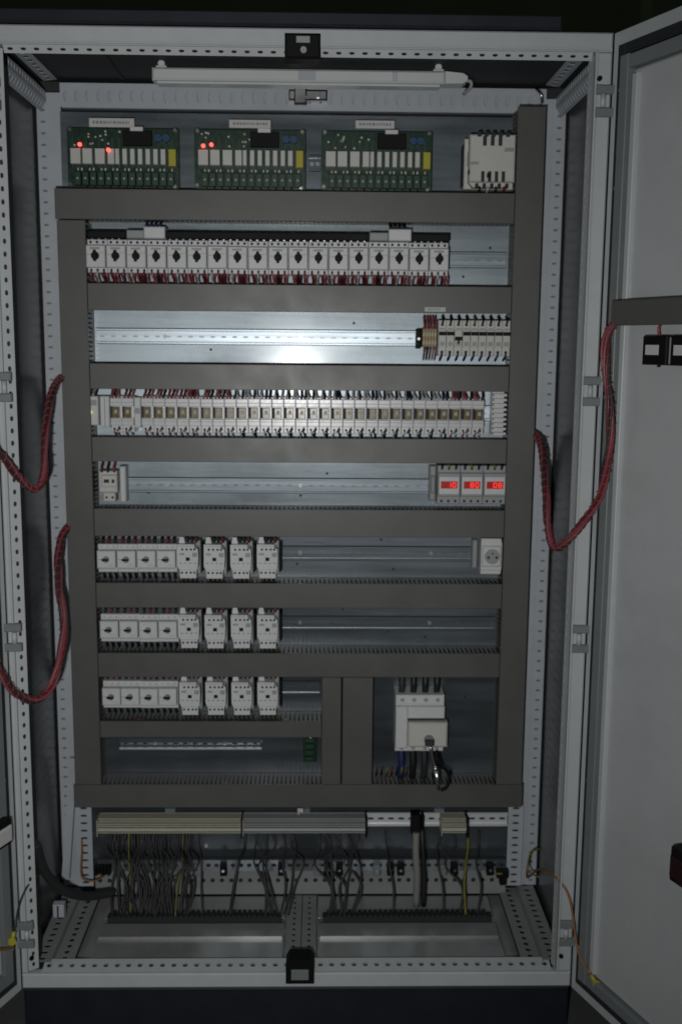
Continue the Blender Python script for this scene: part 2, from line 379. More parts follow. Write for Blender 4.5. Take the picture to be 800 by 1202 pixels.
# ------------------------------------------------------------------ cable ducts
DF, DB = .265, .343       # lid face, duct back
def duct(x0, x1, z0, z1, vert, label, fins=(1, 1), capw=True):
    t = thing('cable_duct', label, 'cable duct', ((x0+x1)/2, DB, (z0+z1)/2), 'grey slotted cable ducts of the mounting plate')
    hx, hz = (x1-x0)/2, (z1-z0)/2; f, bk = DF-DB, 0.0
    b = MB(); b.cbox(-hx, hx, f, f+.006, -hz, hz, .0011); b.build('lid', DUCT, t)
    b = MB(); b.box(-hx+.002, hx-.002, bk-.003, bk, -hz+.002, hz-.002); b.build('base', DUCT, t)
    for k, s in enumerate((-1, 1)):
        if not fins[k]: continue
        b = MB(); L = hz if vert else hx; n = int(2*L/.0105); p = 2*L/n; o = (hx if vert else hz)-.0025
        for i in range(n):
            c = -L+p*(i+.5)
            lo, hi = sorted((s*o, s*(o-.0018)))
            if vert: b.box(lo, hi, f+.0065, bk-.014, c-p*.30, c+p*.30)
            else: b.box(c-p*.30, c+p*.30, f+.0065, bk-.014, lo, hi)
        lo, hi = sorted((s*o, s*(o-.0018)))
        if vert: b.box(lo, hi, bk-.014, bk-.0035, -L, L)
        else: b.box(-L, L, bk-.014, bk-.0035, lo, hi)
        tag(b.build('side_fins', DUCT, t), kind='stuff')
    # the wires lying in the duct show through the slots
    b = MB()
    for j in range(5):
        if vert: b.m(j % 3).tube([(random.uniform(-hx+.012, hx-.012), random.uniform(f+.02, bk-.02), z) for z in [-hz+2*hz*i/12 for i in range(13)]], .0035, 5)
        else: b.m(j % 3).tube([(x, random.uniform(f+.02, bk-.02), random.uniform(-hz+.012, hz-.012)) for x in [-hx+2*hx*i/12 for i in range(13)]], .0035, 5)
    tag(b.build('wires', [PINK, REDW, BEIGE] if z1 < .6 and not vert else [REDD, BLKW, GREYC], t), kind='stuff')
    return t
duct(-.536, -.474, .357, 1.664, True, 'tall vertical grey cable duct along the left edge of the mounting plate')
duct(.470, .531, .357, 1.914, True, 'tall vertical grey cable duct along the right edge of the mounting plate')
duct(-.539, .469, 1.666, 1.731, False, 'topmost horizontal grey cable duct, just under the three green circuit boards', )
rows = [(1.470, 1.529, 'horizontal grey cable duct between the rotary knob breakers and the long empty rail'),
        (1.296, 1.353, 'horizontal grey cable duct directly above the long row of amber relays'),
        (1.132, 1.188, 'horizontal grey cable duct between the amber relay row and the red digital displays'),
        (.960, 1.024, 'horizontal grey cable duct below the three red digital displays'),
        (.791, .850, 'horizontal grey cable duct below the uppermost row of contactors'),
        (.624, .682, 'horizontal grey cable duct just above the main switch compartment')]
for z0, z1, l in rows: duct(-.473, .469, z0, z1, False, l)
duct(-.473, .050, .475, .515, False, 'short narrow grey cable duct under the lowest row of contactors')
duct(.051, .096, .357, .623, True, 'narrower of the two short vertical grey ducts left of the main switch')
duct(.100, .171, .357, .623, True, 'wider of the two short vertical grey ducts left of the main switch')
duct(-.540, .534, .299, .356, False, 'bottommost horizontal grey cable duct above the terminal strip')

# ------------------------------------------------------------------ DIN rails
def rail(x0, x1, zc, label, y=PY, mt=None, stand=0.0):
    t = thing('mounting_rail', label, 'mounting rail', (x0, y, zc), 'perforated zinc mounting rails'); L = x1-x0
    b = MB()
    b.perf((0, -.006-stand, -.0135), (1, 0, 0), (0, 0, 1), L, .027, .025, .0062 if not stand else .0085, .0021 if not stand else .0032)
    for s in (-1, 1):
        b.box(0, L, -.0145-stand, -.006-stand, s*.0135, s*.0122)
        b.box(0, L, -.0155-stand, -.0145-stand, s*.0134, s*.0165)
        for za, ya, zb, yb in ((.0134, -.0155, .0118, -.0132), (.0165, -.0155, .0182, -.0128)):
            b.add([(0, ya-stand, s*za), (L, ya-stand, s*za), (L, yb-stand, s*zb), (0, yb-stand, s*zb)], [(0, 1, 2, 3)])
    if stand: b.m(1).box(0, L, -.004-stand, -.001-stand, -.010, .010)
    b.build('rail', [mt or RAILM, DARK], t)
    n = max(2, int(L/.3))
    b = MB()
    for i in range(n): b.cyl((L*(i+.5)/n, -.006-stand, 0), (L*(i+.5)/n, -.0100-stand, 0), .0045, 8)
    b.build('screws', FLOORM, t)
    if stand:
        b = MB()
        for i in range(n): b.box(L*(i+.5)/n-.012, L*(i+.5)/n+.012, -.0005-stand, 0, -.012, .012)
        b.build('standoffs', FRAME2, t)
    return t
rail(-.47, .465, 1.592, 'zinc rail carrying the eighteen rotary knob breakers')
rail(-.47, .465, 1.414, 'long mostly empty zinc rail, with a few terminals and small breakers at its right end')
rail(-.47, .465, 1.243, 'zinc rail hidden behind the amber relay row')
rail(-.47, .465, 1.070, 'long zinc rail between the small left module and the red digital displays')
rail(-.47, .465, .908, 'zinc rail of the uppermost contactor row, running right to the socket')
rail(-.47, .465, .737, 'zinc rail of the middle contactor row, empty on its right half')
rail(-.47, .045, .575, 'short zinc rail of the lowest contactor row')
rail(-.44, -.10, .432, 'short empty zinc rail in the low compartment left of the main switch')

# ------------------------------------------------------------------ devices
def screws(b, xs, z, y, r=.0028, i=1):
    for x in xs: b.m(i).cyl((x, y+.001, z), (x, y-.0006, z), r, 8)
WM = {'r': REDW, 'd': REDD, 'k': BLKW, 'w': WHTW, 'p': PINK, 'b': BLUW, 'y': YGW}
def wire(par, x, z0, z1, c, r=.0018, y0=-.060, y1=-.045, dx=0.0):
    b = MB(); b.tube(smooth_path([(x, y0, z0), (x+dx*.5, y0-.006, (z0*2+z1)/3), (x+dx, (y0+y1)/2, (z0+2*z1)/3), (x+dx, y1, z1)], 3), r, 6)
    return b.build('wire', WM[c], par)
# row 1: eighteen motor breakers with rotary knobs
P1 = .0444
def knob_breaker(loc, label, cols, off=False):
    t = thing('motor_breaker', label, 'circuit breaker', loc, 'motor breakers with black rotary knobs in one row')
    h = P1/2-.0004
    b = MB(); b.cbox(-h, h, -.072, -.0165, -.040, .032, .0015)
    screws(b, (-.014, 0, .014), .026, -.072, .0032); screws(b, (-.014, 0, .014), -.034, -.072, .003)
    b.m(0).cbox(-h+.001, h-.001, -.093, -.0725, -.030, .018, .002)
    b.m(2).box(-h+.003, -.008, -.0936, -.0929, -.003, -.0015).box(.008, h-.003, -.0936, -.0929, .001, .0022)
    b.m(3).box(-.012, .010, -.0936, -.0929, .009, .0135)
    b.build('body', [WHITE, DARK, YEL, LGREY], t)
    b = MB(); b.cyl((0, -.0935, -.005), (0, -.100, -.005), .0086, 16); b.prism([(-.0026, -.0175), (.0026, -.0175), (.0045, -.004), (.0026, .0065), (-.0026, .0065), (-.0045, -.004)], -.106, -.1002)
    b.build('knob', BLACK, t)
    for k, x in enumerate((-.014, 0, .014, -.007, .007, .020)):
        wire(t, x, -.037, -.060, (cols+'rdp')[k], .0027, -.072 if k < 3 else -.062, -.05, random.uniform(-.005, .005))
    return t
variants = []
for i in range(18):
    x = -.473+P1*(i+.5); cols = random.choice(['rwd', 'dpr', 'wrd', 'pkr', 'dwp'])
    lab = 'white motor breaker with black rotary knob, %s from the left in the row of eighteen' % ORD[i]
    if i < 5: variants.append(knob_breaker((x, PY, 1.592), lab, ['rwd', 'dpr', 'wrd', 'pkr', 'dwp'][i]))
    else: dup(variants[random.randrange(5)], (x, PY, 1.592), lab)
# black busbar pieces and feed terminals
for x0, x1, l in ((-.469, -.385, 'leftmost short black comb busbar above the rotary knob breakers'), (-.298, .149, 'long black comb busbar above the middle rotary knob breakers'),
                  (.243, .327, 'short black comb busbar right of the wide grey feed terminal')):
    t = thing('comb_busbar', l, 'busbar', (x0, PY, 1.632)); L = x1-x0
    b = MB(); b.cbox(0, L, -.080, -.050, -.006, .010, .0015); b.build('cover', BLACK, t)
    b = MB()
    for k in range(int(L/.0148)): b.box(.006+k*.0148, .010+k*.0148, -.074, -.071, -.008, -.006)
    tag(b.build('comb_teeth', CHROME, t), kind='stuff')
for x0, x1, l in ((-.384, -.299, 'grey and white feed terminal above the third and fourth rotary breakers'), (.150, .242, 'wide light grey feed terminal above the rotary breakers, right of the long black busbar')):
    t = thing('feed_terminal', l, 'terminal', (x0, PY, 1.632)); L = x1-x0
    b = MB(); b.cbox(0, L*.45, -.082, -.045, -.006, .012, .002); b.m(1).cbox(L*.45+.0005, L, -.088, -.045, -.006, .019, .002)
    b.build('block', [LGREY, WHITE], t)
    for k in range(4): wire(t, L*.5+k*.010, .017, .036, 'b' if x0 < 0 else 'k', .003, -.07, -.05)

# row 2: ochre terminals, nine miniature breakers
def mcb(loc, label, up):
    t = thing('miniature_breaker', label, 'circuit breaker', loc, 'miniature breakers on the second rail')
    h = .0088
    b = MB(); b.cbox(-h, h, -.068, -.0165, -.040, .040, .001)
    screws(b, (0,), .030, -.068, .0036); screws(b, (0,), -.031, -.068, .0036)
    b.m(2).box(-.006, .006, -.0686, -.0679, .020, .022)
    b.m(0).cbox(-h+.0006, h-.0006, -.074, -.0685, -.020, .018, .001)
    b.m(3).box(-.005, .005, -.0746, -.0739, -.017, -.008)
    b.build('body', [CREAM, DARK, INK, LGREY], t)
    b = MB(); zz = .010 if up else -.001; b.cbox(-.0078, .0078, -.083, -.074, zz-.004, zz+.004, .001)
    if not up: b.box(-.002, .002, -.080, -.074, -.012, -.005)
    b.build('toggle', BLACK, t)
    wire(t, 0, .033, .050, random.choice('kyk'), .0026, -.066, -.045, .002); wire(t, 0, -.034, -.050, random.choice('bkb'), .0026, -.066, -.045, -.002)
    return t
for i in range(9):
    mcb((.317+i*.0181, PY, 1.415), 'cream miniature breaker with black toggle, %s of nine from the ochre terminals' % ORD[i], i != 2)
for i in range(5):
    t = thing('rail_terminal', 'narrow ochre rail terminal, %s from the black end bracket' % ORD[i], 'terminal', (.277+i*.0064, PY, 1.415), 'ochre terminals beside the miniature breakers')
    b = MB(); b.prism([(-.0029, -.020), (.0029, -.020), (.0029, .022), (-.0029, .022)], -.058, -.0165); b.m(1).box(-.002, .002, -.0585, -.0578, .004, .012); b.m(1).box(-.002, .002, -.0585, -.0578, -.014, -.006)
    b.build('body', [ORANGE, BEIGE], t)
    wire(t, 0, .020, .050, 'rprpr'[i], .0022, -.056, -.045); wire(t, 0, -.018, -.050, 'pkpwp'[i], .0018, -.056, -.045)
t = thing('end_bracket', 'small black end bracket clamped on the second rail beside ochre terminals', 'bracket', (.266, PY, 1.413))
b = MB(); b.cbox(-.0045, .0045, -.050, -.012, -.022, .022, .002); b.build('clamp', BLACK, t); b = MB(); b.cyl((0, -.050, 0), (0, -.0515, 0), .003); b.build('screw', CHROME, t)
def paper(name, label, x0, x1, z0, z1, y, n):
    t = thing(name, label, 'label', ((x0+x1)/2, y, (z0+z1)/2)); hx, hz = (x1-x0)/2, (z1-z0)/2
    b = MB(); b.cbox(-hx, hx, -.0015, 0, -hz, hz, .0005); b.build('plate', PAPER, t)
    b = MB(); x = -hx+.008
    while x < hx-.010:
        ww = random.uniform(.002, .006); b.box(x, x+ww, -.0019, -.0015, -hz*.35+random.uniform(0, .001), hz*.35); x += ww+.0022
    tag(b.build('print', INK, t), kind='stuff')
paper('label_plate', 'narrow white label on the duct lid above the ochre terminals', .275, .322, 1.473, 1.483, DF-.0004, 5)
# row 3: relays
def relay(loc, label, v):
    t = thing('relay', label, 'relay', loc, 'amber plug-in relays in one row')
    h = .0131
    b = MB(); b.cbox(-h, h, -.056, -.0165, -.046, .036, .001)          # socket base
    b.cbox(-h, h, -.066, -.0565, .014, .032, .0012); b.cbox(-h, h, -.066, -.0565, -.030, -.014, .0012)
    screws(b, (-.006, .006), -.038, -.056, .0028); b.m(2).box(-h+.001, h-.001, -.0666, -.0659, .0215, .0228); b.m(2).box(-h+.001, h-.001, -.0666, -.0659, -.0205, -.0194)
    b.m(1).prism([(-.002, -.044), (.003, -.044), (.008, -.032), (.004, -.032)], -.0575, -.0565)
    b.build('socket', [RELW, DARK, LGREY], t)
    b = MB(); b.cbox(-.0075, .0085, -.074, -.0565, -.012, .012, .001); b.build('relay_case', AMBER, t)
    b = MB(); b.cbox(-.0025, .0045, -.0752, -.0742, -.002, .006, .0003); b.build('marker', BEIGE, t)
    b = MB(); b.box(-.0127, -.0078, -.062, -.0565, -.0125, .0125); b.build('gap_shade_block', DARK, t)  # raised dark block stands in for the shaded gap beside the case
    cs = {'r': 'rdp', 'w': 'wkw', 'b': 'wbk', 'm': 'prk'}[v]
    for k in range(3): wire(t, -.008+k*.008, .030, .053, cs[k], .0029, -.055, -.045, random.uniform(-.005, .005))
    for k in range(2): wire(t, -.005+k*.009, -.040, -.056, 'pw'[k] if v in 'rm' else 'wk'[k], .002, -.056, -.045, random.uniform(-.004, .004))
    return t
protos = {}
nrel = 0
xs = [-.4195, -.3930]+[-.349+i*.0269 for i in range(29)]
for i, x in enumerate(xs):
    v = 'r' if i < 7 and i != 3 else ('m' if i < 10 or i > 27 else ('w' if i % 3 else 'b'))
    lab = 'plug-in relay with smoky amber case, %s from the left in the long relay row' % ORD[i]
    if i == 0: lab = 'plug-in relay beside the small lit yellow module, leftmost of the relay row'
    if i == len(xs)-1: lab = 'plug-in relay at the far right end of the long relay row'
    key = (v, random.randrange(2))
    if key not in protos: protos[key] = relay((x, PY, 1.243), lab, v)
    else: dup(protos[key], (x, PY, 1.243), lab)
t = thing('interface_module', 'small white module with lit yellow lamp left of the relay row', 'module', (-.470, PY, 1.243))
b = MB(); b.cbox(-.011, .011, -.07, -.0165, -.030, .036, .002); b.m(1).box(-.004, .008, -.0706, -.0699, .015, .028); b.build('body', [WHITE, LGREY], t)
b = MB(); b.cyl((-.005, -.070, 0), (-.005, -.073, 0), .0032); b.build('lamp', LEDY, t)
for k in range(3): wire(t, -.006+k*.006, .033, .052, 'kwk'[k], .002)
t = thing('spacer_block', 'tall white spacer block between yellow lit module and first relay', 'terminal', (-.446, PY, 1.243))
b = MB(); b.cbox(-.0105, .0105, -.060, -.0165, -.035, .036, .002); b.m(1).box(-.001, .001, -.0606, -.0599, -.033, .033); b.build('body', [WHITE, LGREY], t)
t = thing('spacer_block', 'white spacer block between the second and third relays', 'terminal', (-.371, PY, 1.243))
b = MB(); b.cbox(-.0075, .0075, -.066, -.0165, -.035, .034, .002); b.m(1).box(-.005, .005, -.0666, -.0659, -.003, .010); b.build('body', [WHITE, LGREY], t)
# added white ribs standing in for flash-lit side fins of the right duct
t = thing('lit_duct_fins', 'white ribbed stand-in for lit duct fins at the right end of the relay row', 'terminal', (.450, PY, 1.243))
b = MB(); b.cbox(-.012, .016, -.045, -.0165, -.048, .052, .001)
for k in range(9): b.box(-.011, .018, -.066, -.0455, -.046+k*.011, -.0405+k*.011)
b.build('ribs', WHITE, t)

# row 4: left module, three displays
t = thing('control_module', 'small white two-part module with clear edge at left end of the fourth rail', 'module', (-.434, PY, 1.078))
b = MB(); b.cbox(-.030, .012, -.060, -.0165, -.020, .030, .002); b.cbox(-.022, .014, -.072, -.0605, -.006, .022, .002); b.cbox(-.022, .006, -.055, -.0165, -.042, -.021, .002)
b.m(1).box(-.016, -.004, -.0726, -.0719, .004, .012).box(.002, .008, -.0726, -.0719, .004, .012); screws(b, (-.014, 0), -.032, -.055, .003)
b.build('body', [CREAM, DARK], t)
b = MB(); b.cbox(.016, .030, -.052, -.0165, -.044, .040, .003); b.build('end_cover', WHITE, t)
for k in range(3): wire(t, -.022+k*.014, .028, .052, 'dkr'[k], .0028)
def seg(b, cx, cz, w_, h_, y, segs):
    t_ = .0013
    S = {'a': (0, h_, w_, t_), 'g': (0, 0, w_, t_), 'd': (0, -h_, w_, t_), 'f': (-w_, h_/2, t_, h_/2), 'b': (w_, h_/2, t_, h_/2), 'e': (-w_, -h_/2, t_, h_/2), 'c': (w_, -h_/2, t_, h_/2)}
    for s_ in segs:
        x, z, a, c = S[s_]; b.box(cx+x-a, cx+x+a, y-.0004, y, cz+z-c, cz+z+c)
for i in range(3):
    t = thing('digital_meter', ['grey module with red digital display, leftmost of three', 'grey module with red digital display, between two others alike', 'grey module with red digital display, rightmost and touching the duct'][i],
              'meter', (.341+i*.0528, PY, 1.080), 'three rail modules with red displays')
    b = MB(); b.cbox(-.0262, .0262, -.058, -.0165, -.045, .045, .0015); b.cbox(-.0258, .0255, -.070, -.0585, -.026, .029, .002)
    screws(b, (-.016, 0, .016), .038, -.058, .0034); screws(b, (-.016, 0, .016), -.038, -.058, .0034)
    b.build('body', [LGREY, DARK], t)
    b = MB(); b.cbox(-.0235, .0225, -.0715, -.0702, -.020, .020, .0005); b.build('front_plate', WHITE, t)
    b = MB(); b.box(-.0195, .0185, -.0722, -.0716, -.007, .010); b.build('display', SEGD, t)
    b = MB(); dg = [['', 'bc', 'abcdef'], ['', 'abcdefg', 'abcdef'], ['', 'abcdef', 'abcdefg']][i]
    for k, s_ in enumerate(dg):
        if s_: seg(b, -.012+k*.0115, .0015, .0032, .0052, -.0724, s_)
    b.build('digits', SEGR, t)
    for k in range(3): wire(t, -.016+k*.016, .041, .050, 'kyk'[k], .003)
t = thing('transparent_end_clip', 'narrow pale end clip left of the red digital displays', 'bracket', (.306, PY, 1.080))
b = MB(); b.cbox(-.0075, .0075, -.040, -.012, -.040, .042, .003); b.cbox(-.005, .005, -.05, -.0405, -.022, .02, .003); b.build('clip', LGREY, t)

# rows 5-7: small rotary breakers and contactors
def small_breaker(loc, label, group):
    t = thing('motor_breaker', label, 'circuit breaker', loc, group)
    h = .0225
    b = MB(); b.cbox(-h, h, -.074, -.0165, -.034, .032, .0015); b.m(1).box(-h+.002, h-.002, -.0746, -.0739, .0225, .0235)
    for k in range(6): b.m(1).box(-h+.004+k*.0065, -h+.0075+k*.0065, -.0746, -.0739, -.0275, -.0245)
    for k in range(3): b.m(1).box(-h+.006+k*.014, -h+.011+k*.014, -.0746, -.0739, .0255, .0275)
    b.m(0).cbox(-h+.0015, h-.0015, -.095, -.0745, -.021, .020, .002)
    b.m(1).box(-h+.003, -h+.012, -.0956, -.0949, -.0008, .0006)
    b.m(2).box(.004, .016, -.0956, -.0949, -.016, -.011)
    b.build('body', [WHITE, LGREY, PAPER], t)
    b = MB(); b.cyl((0, -.0955, 0), (0, -.099, 0), .0075, 14); b.m(1).prism([(-.009, -.0022), (.006, -.0022), (.006, .0022), (-.009, .0022)], -.104, -.0992)
    b.build('knob', [MIDG, BLACK], t)
    for k in range(3):
        wire(t, -.014+k*.014, .030, .054, random.choice('kkd'), .0036, -.055, -.045); wire(t, -.014+k*.014, -.032, -.054, random.choice('kkd'), .0034, -.055, -.045)
    return t
def contactor(loc, label, group):
    t = thing('contactor', label, 'contactor', loc, group)
    b = MB(); b.cbox(-.025, .025, -.055, -.0165, -.044, .036, .0015)
    b.build('base', LGREY, t)
    b = MB(); b.prism([(-.0245, .033), (-.0245, -.018), (-.0185, -.030), (-.0185, -.046), (.0185, -.046), (.0185, -.030), (.022, -.022), (.0235, .004), (.0225, .022), (.0150, .025), (.0150, .033)], -.091, -.0555)
    for x in (-.013, -.003, .007, .015):
        screws(b, (x,), .0215, -.091, .0028); screws(b, (x-.001,), -.033, -.091, .0028)
    b.m(2).box(-.022, .022, -.0915, -.0909, .0285, .0295).box(-.018, .018, -.0915, -.0909, -.0265, -.0258)
    b.m(2).box(-.020, -.008, -.0915, -.0909, .008, .013)
    for k in range(4): b.m(2).box(-.020+k*.011, -.014+k*.011, -.0915, -.0909, -.012, -.0095)
    b.m(2).box(.010, .021, -.0915, -.0909, .004, .014)
    b.build('body', [WHITE, DARK, LGREY], t)
    b = MB(); b.cbox(-.005, .004, -.0925, -.0912, -.0052, .0028, .0004); b.build('indicator', BLACK, t)
    b = MB(); b.prism([(-.022, .0335), (-.008, .0335), (-.011, .048), (-.020, .048)], -.078, -.050); b.build('coil_terminal', WHITE, t)
    b = MB(); b.cbox(.0262, .0315, -.060, -.0165, -.036, .030, .001); b.build('side_block', BLACK, t)
    for k in range(3): wire(t, -.004+k*.010, .034, .056, 'kkd'[k], .0036, -.058, -.045)
    return t
g1 = 'small motor breakers beside the contactors'; g2 = 'white contactors in rows of four'
sb = None; ct = None
for rrow, (dz, rn) in enumerate(((0, 'uppermost'), (-.1665, 'middle'), (-.3285, 'lowest'))):
    xo = (0, .002, .003)[rrow]
    for i in range(4):
        lab = 'small motor breaker with turned black knob, %s from left in the %s contactor row' % (ORD[i], rn)
        loc = (-.445+xo+i*.0456*(1, .99, .96)[rrow], PY, .908+dz)
        sb2 = small_breaker(loc, lab, g1) if i < 2 and rrow == 0 else dup(sb, loc, lab); sb = sb or sb2
    for i in range(4):
        lab = 'white contactor with small black centre dot, %s from the left in the %s contactor row' % (ORD[i], rn)
        loc = (-.2585+i*.0608, PY, .910+dz)
        if ct is None: ct = contactor(loc, lab, g2)
        else: dup(ct, loc, lab)
# socket on row 5
t = thing('rail_socket', 'white rail mounted power socket at the right end of the uppermost contactor row', 'socket', (.4425, PY, .912))
b = MB(); b.prism([(-.022, .042), (-.022, -.042), (.024, -.042), (.027, -.024), (.027, .026), (.024, .042)], -.060, -.0165)
b.cbox(-.020, .025, -.068, -.0605, -.024, .026, .003); b.m(1).box(-.022, .024, -.0606, -.0599, -.0335, -.0325)
b.build('body', [WHITE, LGREY], t)
b = MB(); b.cyl((.003, -.068, .001), (.003, -.070, .001), .018, 20); b.build('socket_ring', LGREY, t)
b = MB(); 
for x, z in ((-.006, -.001), (.013, -.001)): b.cyl((x, -.070, z), (x, -.0708, z), .0034, 10)
b.cyl((.0035, -.070, .008), (.0035, -.0708, .008), .0022, 8); b.build('pin_holes', DARK, t)
t = thing('transparent_end_clip', 'narrow pale end clip left of the rail socket', 'bracket', (.410, PY, .912))
b = MB(); b.cbox(-.006, .006, -.035, -.012, -.034, .034, .003); b.build('clip', LGREY, t)

# main switch
t = thing('main_switch', 'large white four-pole main switch with key hanging in its own compartment', 'switch', (.284, PY, .507))
b = MB(); b.cbox(-.058, .058, -.070, -.002, -.070, .070, .002)
for k in range(4): screws(b, (-.042+k*.028,), .058, -.070, .0055, 1)
for k in range(4): screws(b, (-.042+k*.028,), -.062, -.070, .005, 1)
b.m(1).box(-.056, .056, -.0706, -.0699, .0475, .0485)
b.m(0).cbox(-.058, -.030, -.082, -.0705, -.058, .045, .002); b.cbox(-.0295, .058, -.082, -.0705, .016, .045, .002)
b.build('body', [WHITE, LGREY], t)
b = MB(); b.cbox(-.0295, .064, -.098, -.0705, -.050, .010, .004); b.m(1).box(-.0295, .058, -.0795, -.0705, .0105, .0155); b.build('handle', [CREAM, DARK], t)
b = MB(); b.cyl((.020, -.098, -.030), (.020, -.106, -.030), .012, 14); b.m(1).cbox(.010, .032, -.110, -.106, -.042, -.026, .002); b.build('lock', [MIDG, GREYC], t)
b = MB(); b.tube(smooth_path([(.022, -.110, -.040), (.028, -.113, -.070), (.037, -.113, -.100)], 4), .0035, 8); b.m(0).cyl((.036, -.114, -.098), (.044, -.114, -.150), .0085, 12, .002); b.cyl((.036, -.114, -.098), (.033, -.114, -.090), .0085, 12, .004)
b.build('key', [CHROME], t)
b = MB(); b.tube(smooth_path([(.036, -.108, -.055), (.048, -.108, -.088), (.064, -.108, -.105), (.070, -.108, -.125), (.062, -.108, -.146), (.050, -.108, -.152)], 5), .0042, 8); b.build('black_loop', BLACK, t)  # black curved tube beside the key
for k in range(4):
    b = MB(); x = -.042+k*.028; b.tube(smooth_path([(x, -.045, .069), (x, -.048, .095), (x+.001, -.035, .122)], 4), .0075, 8); b.build('supply_cable', [GREYC, BLKW, BLKW, BLKW][k], t)
for k in range(4):
    b = MB(); x = -.042+k*.028; b.tube(smooth_path([(x, -.045, -.069), (x+.002, -.048, -.11), (x+.001, -.035, -.150)], 4), .008, 8); b.build('load_cable', [BLUW, BLKW, GREYC, BLKW][k], t)
# short coloured wires in the side duct at both sides of switch
for k in range(7):
    x = .183+k*.012; b = MB(); b.tube([(x, .300, .366+random.uniform(-.004, .0)), (x+.002, .285, .392)], .002, 6)
    tag(b.build('loose_wire', [REDD, BLKW, YGW][k % 3]), 'short loose wire end poking out of the bottommost duct below the main switch', 'wire', 'loose wire ends below the main switch')
# green board in the low compartment
t = thing('small_circuit_board', 'small green circuit board standing at the right end of the low compartment', 'circuit board', (.020, PY, .440))
b = MB(); b.cbox(-.014, .018, -.040, -.037, -.042, .036, .0004); b.build('board', PCB, t)
b = MB(); 
for k in range(4): b.cbox(-.010, .012, -.052, -.0405, -.036+k*.016, -.025+k*.016, .001)
b.build('connector', GREENC, t)
b = MB(); b.cyl((.004, -.0405, .026), (.004, -.050, .026), .004); b.build('capacitor', CHROME, t)
b = MB(); b.box(-.010, .012, -.037, 0, -.030, -.026); b.build('standoff', BLACK, t)
t = thing('busbar_strip', 'thin bright metal bar across the low compartment', 'busbar', (-.440, PY, .4245)); b = MB(); b.cbox(0, .345, -.024, -.0165, -.0018, .0018, .0006); b.build('bar', GLAREZ, t)

# ------------------------------------------------------------------ circuit boards
def board(x0, label, leds):
    zc = 1.8015; t = thing('circuit_board', label, 'circuit board', (x0, PY, zc)); Wd = .246
    sc_ = Wd/131.0; pz = lambda p: (222-p)*.00182-.0645    # board pixels -> metres
    Y = -.036
    b = MB(); b.cbox(0, Wd, Y, Y+.0025, -.0645, .0645, .0004)
    for k in range(16): b.m(1).box(.01+k*.0145, .014+k*.0145, Y-.0003, Y, -.02, .045)
    b.build('board', [PCB, GREENC], t)
    for a, c in ((5.2, 16.9), (19.2, 30.4), (33.8, 45), (48.5, 56.3), (57.5, 62), (65.8, 71), (74.8, 80), (83.8, 89), (92.8, 98), (101.8, 107), (110.4, 116)):
        b = MB(); b.cbox(a*sc_, c*sc_, Y-.016, Y-.0004, pz(194), pz(176), .001); b.build('relay', CREAM, t)
    b = MB(); b.cbox(119.8*sc_, 128.4*sc_, Y-.018, Y-.0004, pz(196), pz(176), .001); b.build('yellow_relay', YEL, t)
    b = MB(); b.cbox(66*sc_, 100*sc_, Y-.010, Y-.0004, pz(172), pz(154), .001); b.build('processor_module', BLACK, t)
    b = MB(); b.cbox(75*sc_, 90*sc_, Y-.012, Y-.0004, pz(155), pz(150), .001); b.build('connector', WHITE, t)
    b = MB()
    for k in range(2): b.cyl(((108+k*9)*sc_, Y, pz(163)), ((108+k*9)*sc_, Y-.016, pz(163)), .0085, 12)
    b.build('capacitor', BLUE, t)
    for k in range(13):
        b = MB(); xx = (9+k*9.1)*sc_; b.cbox(xx, xx+.014, Y-.014, Y-.0004, pz(219), pz(203), .001); b.m(1).cyl((xx+.007, Y-.014, pz(211)), (xx+.007, Y-.0152, pz(211)), .0026, 8)
        b.build('screw_terminal', [GREENC, LGREY], t)
    b = MB()
    for k in range(26): xx = (7+k*4.6)*sc_; b.m(k % 3).box(xx, xx+.003, Y-.004, Y-.0004, pz(201), pz(198))
    for k in range(18): xx = (6+random.uniform(0, 58))*sc_; zz = pz(random.uniform(156, 173)); b.m(k % 3).box(xx, xx+.004, Y-.004, Y-.0004, zz, zz+.0035)
    tag(b.build('chips', [DARK, BEIGE, CREAM], t), kind='stuff')
    b = MB()
    for x, z in ((4, 153), (3, 217), (126, 219), (127, 153)): b.cyl((x*sc_, Y, pz(z)), (x*sc_, Y-.006, pz(z)), .0042, 8)
    b.build('corner_screws', CHROME, t)
    b = MB()
    for x, z in ((4, 153), (3, 217), (126, 219), (127, 153)): b.cyl((x*sc_, Y+.0025, pz(z)), (x*sc_, 0, pz(z)), .003, 8)
    b.build('standoffs', CHROME, t)
    for x, z in leds:
        b = MB(); b.cyl((x*sc_, Y-.016, pz(z)), (x*sc_, Y-.020, pz(z)), .0045, 10); b.build('red_lamp', LEDR, t)
    # red / black wires leaving downwards
    for k in range(12):
        b = MB(); xx = (14+k*9.1)*sc_; b.tube([(xx, Y-.010, pz(218)), (xx+.002, Y-.006, pz(227)), (xx, Y+.004, pz(233))], .002, 5); b.build('wire', [REDD, BLKW, GREENC][k % 3], t)
    return t
board(-.518, 'green control circuit board with white relays and two separated red lamps, leftmost of three', ((16.9, 172), (50, 178)))
board(-.238, 'green control circuit board with two adjacent red lamps, middle of three', ((11.5, 172), (21, 170.5)))
board(.043, 'green control circuit board without lit lamps, rightmost of three', ())
paper('label_plate', 'white printed label above the leftmost green circuit board', -.467, -.368, 1.867, 1.886, PY-.042, 1)
paper('label_plate', 'white printed label above the middle green circuit board', -.160, -.069, 1.869, 1.886, PY-.042, 1)
paper('label_plate', 'white printed label above the rightmost green circuit board', .118, .204, 1.871, 1.888, PY-.042, 1)
